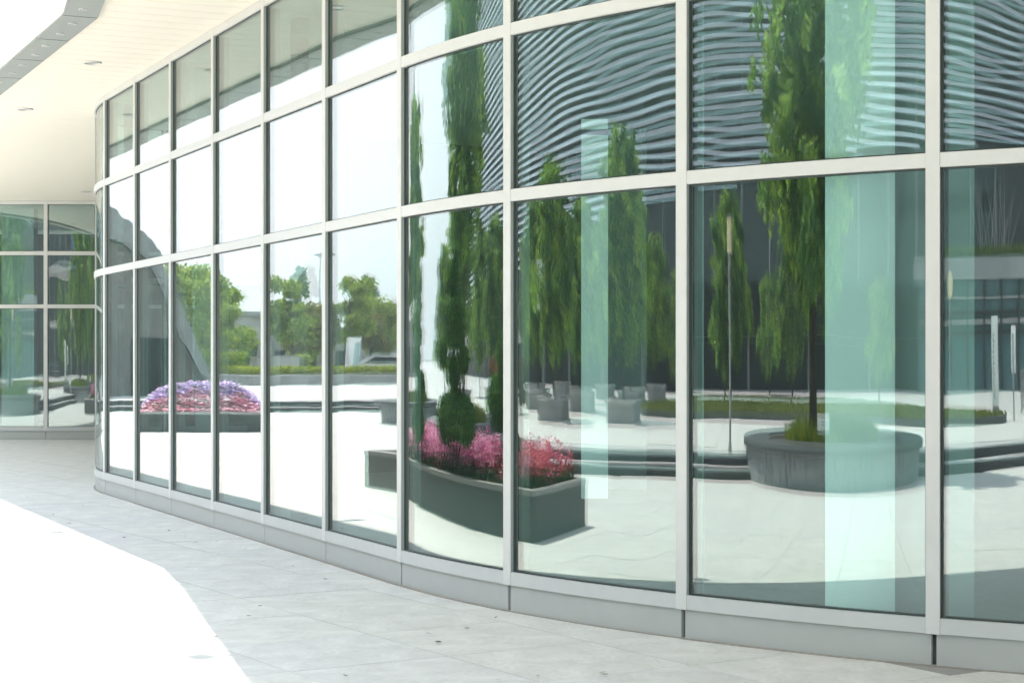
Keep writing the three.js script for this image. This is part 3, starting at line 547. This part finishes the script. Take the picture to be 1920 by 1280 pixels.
  // shrubs in low beds seen past the topiary
  for (const [X, Z, c, lab] of [[-30, 28.8, GREEN.hedge, 'yellow-green clipped shrub past the left end of the long planter'], [-29.5, 22.4, [[0.26, 0.10, 0.05], [0.14, 0.11, 0.05]], 'small orange-red flowering shrub past the topiary'], [-28.4, 20.6, GREEN.hedge, 'yellow-green shrub beside the orange flowering shrub'], [-27, 18.8, [[0.16, 0.07, 0.04], [0.1, 0.1, 0.04]], 'rust-brown shrub between topiary and grove']]) {
    const t = thing('shrub', lab, 'shrub', X, 0.32, Z, 0, 'low shrubs past the topiary'); part('foliage', roundTree(1.3, 0.8, 0.2, 1500, 0.13, c), M.leaf, t); part('stem', trunkGeo(0.8, 0.04, 4, 0.3), M.bark, t);
  }
}
// sign post with six plates, lamp post, slim poles
{
  const s = thing('sign_post', 'tall ornamental post with six small white sign plates', 'sign', -23.6, 0.32, 15.9, 0.35);
  part('pole', [bar([0, 0, 0], [0, 3.55, 0], 0.045, 10), cyl(0.1, 0.07, 0.25, 0, 0, 0, 12)], M.steel, s);
  part('finial', [cyl(0.05, 0.09, 0.08, 0, 3.5, 0, 12), (() => { const g = new THREE.SphereGeometry(0.09, 14, 10); g.scale(1, 1.8, 1); g.translate(0, 3.78, 0); return g; })(), cyl(0.03, 0.004, 0.3, 0, 3.9, 0, 8)], M.grey, s);
  const marks = (k) => { const c = document.createElement('canvas'); c.width = c.height = 64; const x = c.getContext('2d'); x.fillStyle = '#e8ece9'; x.fillRect(0, 0, 64, 64); x.fillStyle = k === 3 ? '#3d78a8' : '#47504c'; x.beginPath(); x.arc(22 + k * 2, 22, 8, 0, 7); x.fill(); x.fillRect(18, 34, 9 + (k * 5) % 14, 18); x.fillRect(38, 14 + (k * 9) % 20, 12, 26); const t = new THREE.CanvasTexture(c); t.colorSpace = THREE.SRGBColorSpace; return t; };
  for (let k = 0; k < 6; k++) { const x = k % 2 ? 0.29 : -0.29, y = 3.0 - Math.floor(k / 2) * 0.33, p = part('sign_plate', box(0.46, 0.29, 0.02, x, y, 0.05), M.white, s); const f = new THREE.PlaneGeometry(0.44, 0.27); f.translate(x, y, 0.062); part('pictogram', f, std([1, 1, 1], 0.6, { map: marks(k) }), p); }
  s.rotation.y = Math.PI / 2 - 0.2;
  const l = thing('lamp_post', 'slim grey lamp post with a long amber lamp at the top of the steps', 'street lamp', -12.35, 0.32, 6.1);
  part('pole', [bar([0, 0, 0], [0, 2.95, 0], 0.04, 10), cyl(0.08, 0.06, 0.12, 0, 0, 0, 12)], M.grey, l); part('lamp_shade', box(0.12, 0.46, 0.12, 0, 2.86, 0), M.lampGlow, l); part('cap', box(0.15, 0.04, 0.15, 0, 3.11, 0), M.steel, l);
  const m = thing('mast', 'very tall thin mast with a pointed head beside the sky', 'mast', -36.5, 0.32, 43.2); part('pole', bar([0, 0, 0], [0, 12, 0], 0.07, 8, 0.04), M.grey, m); part('head', [cyl(0.12, 0.22, 0.9, 0, 11.7, 0, 10), cyl(0.22, 0.01, 0.8, 0, 12.6, 0, 10)], M.grey, m);
  // pylon with lettering at the lawn corner
  const p = thing('pylon_sign', 'narrow white pylon sign with a column of dark lettering at the lawn corner', 'sign', -16.15, 0.32, -10.35, 2.38);
  part('base', box(0.36, 0.3, 0.3, 0, 0.15, 0), M.stone, p); part('panel', box(0.34, 1.75, 0.14, 0, 1.17, 0), M.white, p);
  const c = document.createElement('canvas'); c.width = 64; c.height = 320; const x = c.getContext('2d'); x.fillStyle = '#d9dfdd'; x.fillRect(0, 0, 64, 320); x.fillStyle = '#39403d';
  for (let k = 0; k < 12; k++) { x.fillRect(38, 60 + k * 20, 12, 3); x.fillRect(42 - (k * 7) % 9, 66 + k * 20, 6 + (k * 5) % 10, 6); x.fillRect(46, 60 + k * 20, 3, 13); }
  const t = new THREE.CanvasTexture(c); t.colorSpace = THREE.SRGBColorSpace; const f = new THREE.PlaneGeometry(0.33, 1.73); f.translate(0, 1.17, 0.073); part('lettering', f, std([1, 1, 1], 0.6, { map: t }), p);
  const q = thing('slim_post', 'thin grey post beside the white pylon sign', 'post', -15.6, 0.32, -11.2); part('pole', bar([0, 0, 0], [0, 1.7, 0], 0.035, 8), M.grey, q); part('plate', box(0.24, 0.9, 0.03, 0, 1.4, 0.04, 2.38), M.white, q);
  const r = thing('handrail', 'low metal handrail on the plaza behind the pylon sign', 'railing', -22, 0.32, -19.5, 0.9);
  for (const y of [0.35, 0.65, 0.95]) part('rail', bar([-5, y, 0], [5, y, 0], 0.025, 6), M.steel, r); for (let k = 0; k < 6; k++) part('post', bar([-5 + k * 2, 0, 0], [-5 + k * 2, 0.95, 0], 0.03, 6), M.steel, r);
}

// ---------------------------------------------------------------- the big louvred building across the plaza
{
  const b = thing('louvred_building', 'huge curved building banded with pale horizontal louvres over a dark ground floor', 'building');
  const L = 250, R = 185, ca = -0.935, cb = -0.36, c = [1 + ca * L * 0.965, 10 + cb * L * 0.965];
  const a0 = Math.atan2(-cb, -ca); // towards the plaza
  const at = (t, r, y) => { const a = a0 + t; return [c[0] + Math.cos(a) * r, y, -(c[1] + Math.sin(a) * r)]; };
  const roofY = (t) => 10 + 34 * Math.min(1, Math.max(0, (0.62 - t) / 0.22)), lowY = (t) => Math.max(5, 8.4 - 10 * t - 16 * Math.max(0, t - 0.3));
  // t grows towards the left end (larger Z); sample
  const T = []; for (let i = 0; i <= 90; i++) T.push(-0.62 + i * (1.26 / 90));
  const band = (r, y0, y1, mat, name, t0 = -9, t1 = 9, rt) => { const q = new Quads(); for (let i = 0; i < 90; i++) { if (T[i] < t0 || T[i + 1] > t1) continue; const f = (v, t) => typeof v === 'function' ? v(t) : v; q.flat(at(T[i + 1], r, f(y0, T[i + 1])), at(T[i], r, f(y0, T[i])), at(T[i], rt ?? r, f(y1, T[i])), at(T[i + 1], rt ?? r, f(y1, T[i + 1])), 1.2, 1); } return part(name, q.geo(), mat, b); };
  band(R - 3, 0.3, 4.6, M.darkGlass, 'ground_glazing');
  band(R - 0.2, 2.3, 4.4, M.paleConcrete, 'white_band', 0.12, 9);
  band(R - 0.4, 4.4, roofY, M.darkGlass, 'dark_wall');
  band(R - 0.15, (t) => Math.max(4.4, lowY(t) - 5), lowY, M.dimWall, 'plain_wall', -9, 0.3);
  { const q = new Quads(); for (let i = 0; i < 90; i++) { q.flat(at(T[i + 1], R - 30, 2.2), at(T[i], R - 30, 2.2), at(T[i], R - 0.2, 2.3), at(T[i + 1], R - 0.2, 2.3)); q.flat(at(T[i], R - 30, roofY(T[i])), at(T[i + 1], R - 30, roofY(T[i + 1])), at(T[i + 1], R - 0.3, roofY(T[i + 1])), at(T[i], R - 0.3, roofY(T[i]))); } part('roof_and_soffit', q.geo(), M.grey, b); }
  for (let k = 0; k < 90; k++) { // louvre blades
    const y = 5.1 + k * 0.43, q = new Quads(), sl = 0.16;
    for (let i = 0; i < 90; i++) { const tm = (T[i] + T[i + 1]) / 2; if (y < lowY(tm) || y > roofY(tm) - 0.2) continue;
      q.flat(at(T[i + 1], R + 0.32, y), at(T[i], R + 0.32, y), at(T[i], R + 0.16, y + 0.185), at(T[i + 1], R + 0.16, y + 0.185), 1, 1);
      q.flat(at(T[i], R + 0.32, y), at(T[i + 1], R + 0.32, y), at(T[i + 1], R - 0.05, y), at(T[i], R - 0.05, y), 1, 1); }
    if (q.p.length) part('louvre', q.geo(), M.louver, b);
  }
  // uprights behind the louvres and posts of the ground floor
  const up = []; for (let i = 0; i < 60; i++) { const t = -0.6 + i * 0.02, y1 = roofY(t); up.push(bar(at(t, R, 4.5), at(t, R, y1), 0.09, 4)); } part('uprights', up, M.grey, b).userData.kind = 'stuff';
  for (let i = 0; i < 26; i++) { const t = -0.5 + i * 0.043; part('post', bar(at(t, R - 1.4, 0.3), at(t, R - 1.4, 2.4), 0.16, 8), M.concrete, b); }
  for (let i = 0; i < 14; i++) { const t = -0.44 + i * 0.03, a = at(t, R - 0.1, lowY(t) - 2.4), d = at(t + 0.022, R - 0.1, lowY(t + 0.022) - 2.4); const q = new Quads(); q.flat(d, a, [a[0], a[1] + 0.8, a[2]], [d[0], d[1] + 0.8, d[2]]); part('window', q.geo(), M.darkGlass, b); }
  const bl = at(0.06, R + 0.4, 6); part('blue_banner', box(1.2, 4.5, 0.2, bl[0], 8, bl[2], 1.2), M.blue, b);
}
// glazed entrance pavilion that the last pane mirrors
{
  const g = thing('entrance_pavilion', 'glass entrance pavilion with dark posts under a grey roof terrace', 'building', -40.5, 0.32, -34, 2.36);
  part('glazing', box(16, 4.2, 0.1, 0, 2.1, -0.2), std([0.10, 0.20, 0.21], 0.1), g);
  for (let k = 0; k < 9; k++) part('post', box(0.22, 4.2, 0.3, -8 + k * 2, 2.1, 0.05), M.blackish, g);
  for (const y of [2.2, 2.95]) part('crossbar', box(16, 0.14, 0.2, 0, y, 0.02), M.blackish, g);
  part('crossbar', box(16, 0.2, 0.24, 0, 2.6, 0.06), M.concrete, g); part('crossbar', box(16, 0.1, 0.2, 0, 3.5, 0.04), M.concrete, g);
  part('terrace_front', box(17.4, 0.85, 0.5, 0, 4.62, 0.1), M.grey, g); part('terrace_deck', box(17.4, 0.12, 6, 0, 4.26, -2.9), M.grey, g);
  part('back_wall', box(40, 9.4, 0.3, 4, 4.7, -6), M.blackish, g);
  const pl = thing('terrace_hedge', 'low green hedge along the terrace of the entrance pavilion', 'hedge', -40.5, 0.32, -34, 2.36); part('foliage', leaves(6000, () => [rr(-8, 8), 4.95 + rr(0, 0.5), -0.6 + rr(-0.3, 0.3)], 0.16, GREEN.bright), M.leaf, pl);
  const c = thing('bare_shrub', 'fan of long bare pale stems rising from the terrace hedge', 'shrub', -40.5, 0.32, -34, 2.36); const st = []; for (let k = 0; k < 22; k++) { const x = -2.4 + (k % 4) * 0.9 + rr(-0.15, 0.15), t = rr(-0.5, 0.5); st.push(bar([x, 4.9, -0.6], [x + t * 4, 4.9 + rr(2.2, 3.8), -0.6 + rr(-0.5, 0.5)], 0.035, 5, 0.012)); } part('stems', st, M.paleConcrete, c);
  const y = thing('amber_lamp', 'rounded amber lamp under the roof of the entrance pavilion', 'lamp', -42.6, 0.32, -30.4, 2.36); const gl = new THREE.SphereGeometry(0.36, 18, 14); gl.scale(1, 1.5, 1); gl.translate(0, 3.9, 1.4); part('lamp_shade', gl, M.lampGlow, y); part('pole', bar([0, 0, 1.4], [0, 3.4, 1.4], 0.06, 8), M.steel, y);
}

// dark glazed block that closes the near end of the plaza, mirrored by the far wing
{
  const g = thing('dark_office_block', 'dark glazed office block closing the near end of the plaza', 'building', -16, 0.3, -56, Math.PI);
  part('wall', box(64, 15, 8, 0, 7.5, -4), M.darkGlass, g); part('parapet', box(64.6, 0.8, 8.6, 0, 15.3, -4), M.concrete, g);
  for (let k = 0; k < 22; k++) part('mullion', box(0.16, 15, 0.14, -31.5 + k * 3, 7.5, 0.06), M.grey, g); for (const y of [3.6, 7.2, 10.8]) part('floor_band', box(64, 0.5, 0.2, 0, y, 0.1), M.concrete, g);
  part('blue_sign', box(0.9, 5, 0.2, 3.4, 9.2, 0.3), M.blue, g);
}
// ---------------------------------------------------------------- far left: sloping wall, low walls, hedges, trees, small buildings
{
  // sloping stone-clad wall, stepped edge, seen end-on in the first panes
  const ax = [-0.79, 0, -0.62].map((v) => v), g = thing('sloping_wall', 'grey stone-clad wing whose curved top slopes down to the ground', 'building', -30.4, 0.3, 49.7, 0);
  g.rotation.y = 0.665; // its face looks back along the mirrored view
  const prof = [[-9, 0], [0.45, 0], [0.2, 0.5], [-0.2, 1.15], [-0.62, 1.9], [-0.95, 2.9], [-1.3, 3.7], [-1.75, 4.45], [-2.3, 4.9], [-9, 6.3]];
  const s1 = new THREE.Shape(); prof.forEach((p, i) => s1[i ? 'lineTo' : 'moveTo'](-p[0], p[1]));
  const e1 = new THREE.ExtrudeGeometry(s1, { depth: 5, bevelEnabled: false }); e1.translate(0, 0, -5); part('stone_face', e1, M.wallStone, g);
  const s2 = new THREE.Shape(); [[0.62, 0], [0.8, 0.1], [0.4, 0.75], [-0.05, 1.6], [-0.4, 2.5], [-0.75, 3.5], [-1.3, 4.7], [-2.0, 5.5], [-3.2, 6.4], [-9, 8.6], [-9, 6.3], [-2.3, 4.95], [-1.75, 4.5], [-1.3, 3.75], [-0.95, 2.95], [-0.62, 1.95], [-0.2, 1.2], [0.2, 0.55]].forEach((p, i) => s2[i ? 'lineTo' : 'moveTo'](-p[0], p[1]));
  const e2 = new THREE.ExtrudeGeometry(s2, { depth: 5.6, bevelEnabled: false }); e2.translate(0, 0, -5.2); part('roof_edge', e2, M.roofEdge, g);
  for (let k = 0; k < 5; k++) part('window', box(0.8, 2.2, 0.06, 3.2 + k * 1.1, 1.3, 0.02), M.darkGlass, g);
  part('door', box(1.3, 1.9, 0.06, 1.5, 0.95, 0.02), M.darkGlass, g);
}
{
  const dir = [0.56, 0.83]; // along the low walls, seen square-on
  const yaw = (a) => a;
  const wl = thing('low_wall', 'long low grey wall with a yellow-green hedge along its top', 'wall', -50.5, 0.32, 65.6, 0.80);
  part('wall_body', box(9, 0.42, 0.5, 0, 0.21, 0), M.concrete, wl); part('coping', box(9.06, 0.07, 0.62, 0, 0.455, 0), M.paleConcrete, wl);
  const hd = thing('clipped_hedge', 'bright yellow-green clipped hedge running along the low grey wall', 'hedge', -50.5, 0.32, 65.6, 0.80); part('foliage', leaves(9000, () => [rr(-4.5, 4.5), 0.48 + 0.36 * rnd(), rr(-0.7, -0.1)], 0.1, GREEN.hedge), M.leaf, hd);
  const h2 = thing('clipped_hedge', 'taller boxy green hedge behind the low wall, at the left', 'hedge', -50.2, 0.32, 69.8, 0.80); part('foliage', leaves(5000, () => [rr(-0.1, 2.3), 0.3 + 1.2 * rnd(), rr(-0.8, 0.8)], 0.13, GREEN.bright), M.leaf, h2);
  const h3 = thing('clipped_hedge', 'small boxy green hedge behind the low wall, beside the grey block', 'hedge', -52.6, 0.32, 68.5, 0.80); part('foliage', leaves(3000, () => [rr(-0.55, 0.4), 0.3 + 1.1 * rnd(), rr(-0.6, 0.6)], 0.13, GREEN.bright), M.leaf, h3);
  const bk = thing('concrete_block', 'plain grey concrete block between two boxy hedges', 'block', -51.5, 0.32, 69.3, 0.80); part('block_body', box(2.2, 1.3, 1.2, -0.2, 0.65, 0), M.paleConcrete, bk); part('block_cap', box(2.26, 0.06, 1.26, -0.2, 1.33, 0), M.concrete, bk);
  const w2 = thing('low_wall', 'low grey wall in front of the parked car and white pylon', 'wall', -60.5, 0.32, 71.4, 0.78); part('wall_body', box(6, 0.5, 0.6, 0, 0.25, 0), M.concrete, w2); part('coping', box(6.06, 0.06, 0.7, 0, 0.53, 0), M.paleConcrete, w2);
  const wp = thing('pylon_sign', 'plain white pylon sign with a pale blue panel behind the low wall', 'sign', -60.4, 0.6, 72.6, 0.72); part('panel', box(0.75, 2.05, 0.3, 0, 1.05, 0), M.white, wp); part('blue_panel', box(0.3, 1.4, 0.02, -0.2, 1.1, 0.16), std([0.35, 0.5, 0.5], 0.5), wp);
  // parked car, mostly hidden by the wall
  const car = thing('parked_car', 'white car parked behind the low wall, only its upper body showing', 'car', -66, 0.32, 75.5, 0.9);
  const cs = new THREE.Shape(); [[-2.1, 0.3], [-2.12, 0.72], [-1.85, 0.88], [-1.2, 0.92], [-0.6, 1.36], [0.6, 1.42], [1.35, 0.98], [2.0, 0.84], [2.15, 0.6], [2.12, 0.3]].forEach((p, i) => cs[i ? 'lineTo' : 'moveTo'](...p));
  const cg = new THREE.ExtrudeGeometry(cs, { depth: 1.5, bevelEnabled: true, bevelSize: 0.08, bevelThickness: 0.1, bevelSegments: 3 }); cg.translate(0, 0, -0.75); part('body', cg, new THREE.MeshPhysicalMaterial({ color: new THREE.Color(0.75, 0.76, 0.76), roughness: 0.35, clearcoat: 1 }), car);
  const wg = new THREE.Shape(); [[-1.05, 0.95], [-0.55, 1.3], [0.55, 1.35], [1.15, 0.98]].forEach((p, i) => wg[i ? 'lineTo' : 'moveTo'](...p)); const w3 = new THREE.ExtrudeGeometry(wg, { depth: 1.72, bevelEnabled: false }); w3.translate(0, 0, -0.86); part('windows', w3, M.darkGlass, car);
  for (const sx of [-1.3, 1.3]) for (const sz of [-0.8, 0.8]) { const t = new THREE.CylinderGeometry(0.32, 0.32, 0.2, 20); t.rotateX(Math.PI / 2); t.translate(sx, 0.32, sz); const wh = part('wheel', t, M.blackish, car); const rm = new THREE.CylinderGeometry(0.18, 0.18, 0.22, 14); rm.rotateX(Math.PI / 2); rm.translate(sx, 0.32, sz); part('rim', rm, M.fitting, wh); }
  // background trees
  const kinds = [roundTree(5.2, 2.0, 1.0, 6500, 0.2, GREEN.bright), roundTree(5.6, 1.5, 1.6, 5000, 0.2, GREEN.bright), roundTree(4.4, 1.6, 1.2, 4200, 0.2, GREEN.olive), tallTree(7.4, 1.1, 1.5, 3600, 0.22, GREEN.bluegreen)], tk = [trunkGeo(4, 0.13, 10, 1), trunkGeo(4.4, 0.13, 10, 1), trunkGeo(3.4, 0.12, 10, 1), trunkGeo(6.8, 0.12, 14, 0.9)];
  const bg = [[0, -47.6, 71.5, 'bright green spreading tree behind the sloping wall', 1.15], [0, -53.2, 76.5, 'bright green tree left of the tall thin mast, behind the concrete block', 0.92], [0, -56.5, 79.5, 'yellow-green spreading tree with low branches behind the first hedge', 0.82], [1, -57.3, 74.2, 'upright green tree standing alone behind the hedged wall', 1.02], [2, -60.2, 75.6, 'brownish olive tree right of the upright green one', 0.95], [1, -61.9, 74.6, 'full bright green tree left of the white pylon', 1.05], [2, -65.2, 76.0, 'olive tree right of the white pylon', 0.95], [3, -71, 88, 'bluish conifer with open branches, left of a pair', 0.98], [3, -76, 87, 'bluish conifer with open branches, right of a pair', 0.92], [0, -67, 83, 'hazy green tree far behind the white pylon', 0.8], [0, -60.5, 84, 'green tree farther back, between the hedge trees and the thin mast', 1.1], [1, -55.5, 82.5, 'pale green tree farther back, above the grey block', 0.95], [2, -63.5, 80, 'olive tree farther back, just left of the white pylon', 1.05], [0, -50.6, 75.4, 'low spreading green tree beside the sloping wall', 0.85], [0, -70, 80, 'green tree at the far end beyond the parked car', 1.0]];
  for (const [k, X, Z, lab, s] of bg) { const t = tree(k === 3 ? 'conifer' : 'broad_tree', lab, 'tree', X, 0.32, Z, 'trees behind the low walls', kinds[k], tk[k]); t.scale.setScalar(s); }
  const ms = thing('light_mast', 'very tall slender light mast with a flat head above the far roofs', 'light mast', -85, 0.3, 100.5); part('pole', bar([0, 0, 0], [0, 8.9, 0], 0.11, 8, 0.06), M.grey, ms); part('head', [box(1.1, 0.16, 0.5, 0, 8.95, 0, 0.8), box(0.5, 0.14, 0.5, 0, 8.8, 0, 0.8)], M.grey, ms);
  const lb = (lab, X, Z, w, h, yaw2, roof) => { const o = thing('low_building', lab, 'building', X, 0.3, Z, yaw2); part('wall', box(w, h, 4, 0, h / 2, -2), M.paleConcrete, o); for (let k = 0; k < Math.floor(w / 2.2); k++) part('window', box(1.1, h * 0.5, 0.06, -w / 2 + 1.2 + k * 2.2, h * 0.34, 0.02), M.darkGlass, o); const rf = part('roof', box(w + 0.6, 0.25, 4.6, 0, h + 0.12, -2), M.grey, o); if (roof) part('parapet', box(w * 0.4, 0.7, 2, w * 0.2, h + 0.6, -2), M.grey, rf); return o; };
  lb('long grey building with flat roof behind the left hedges', -62, 90, 12, 3.9, 0.82, true); lb('grey building with dark bays behind the upright tree', -70, 85, 14, 2.9, 0.78, false); lb('pale low building under the conifers at the far end', -79, 82, 12, 3.4, 0.72, true);
}
scene.fog = new THREE.FogExp2(new THREE.Color(0.86, 0.92, 0.95), 0.0012);
renderer.render(scene, camera);
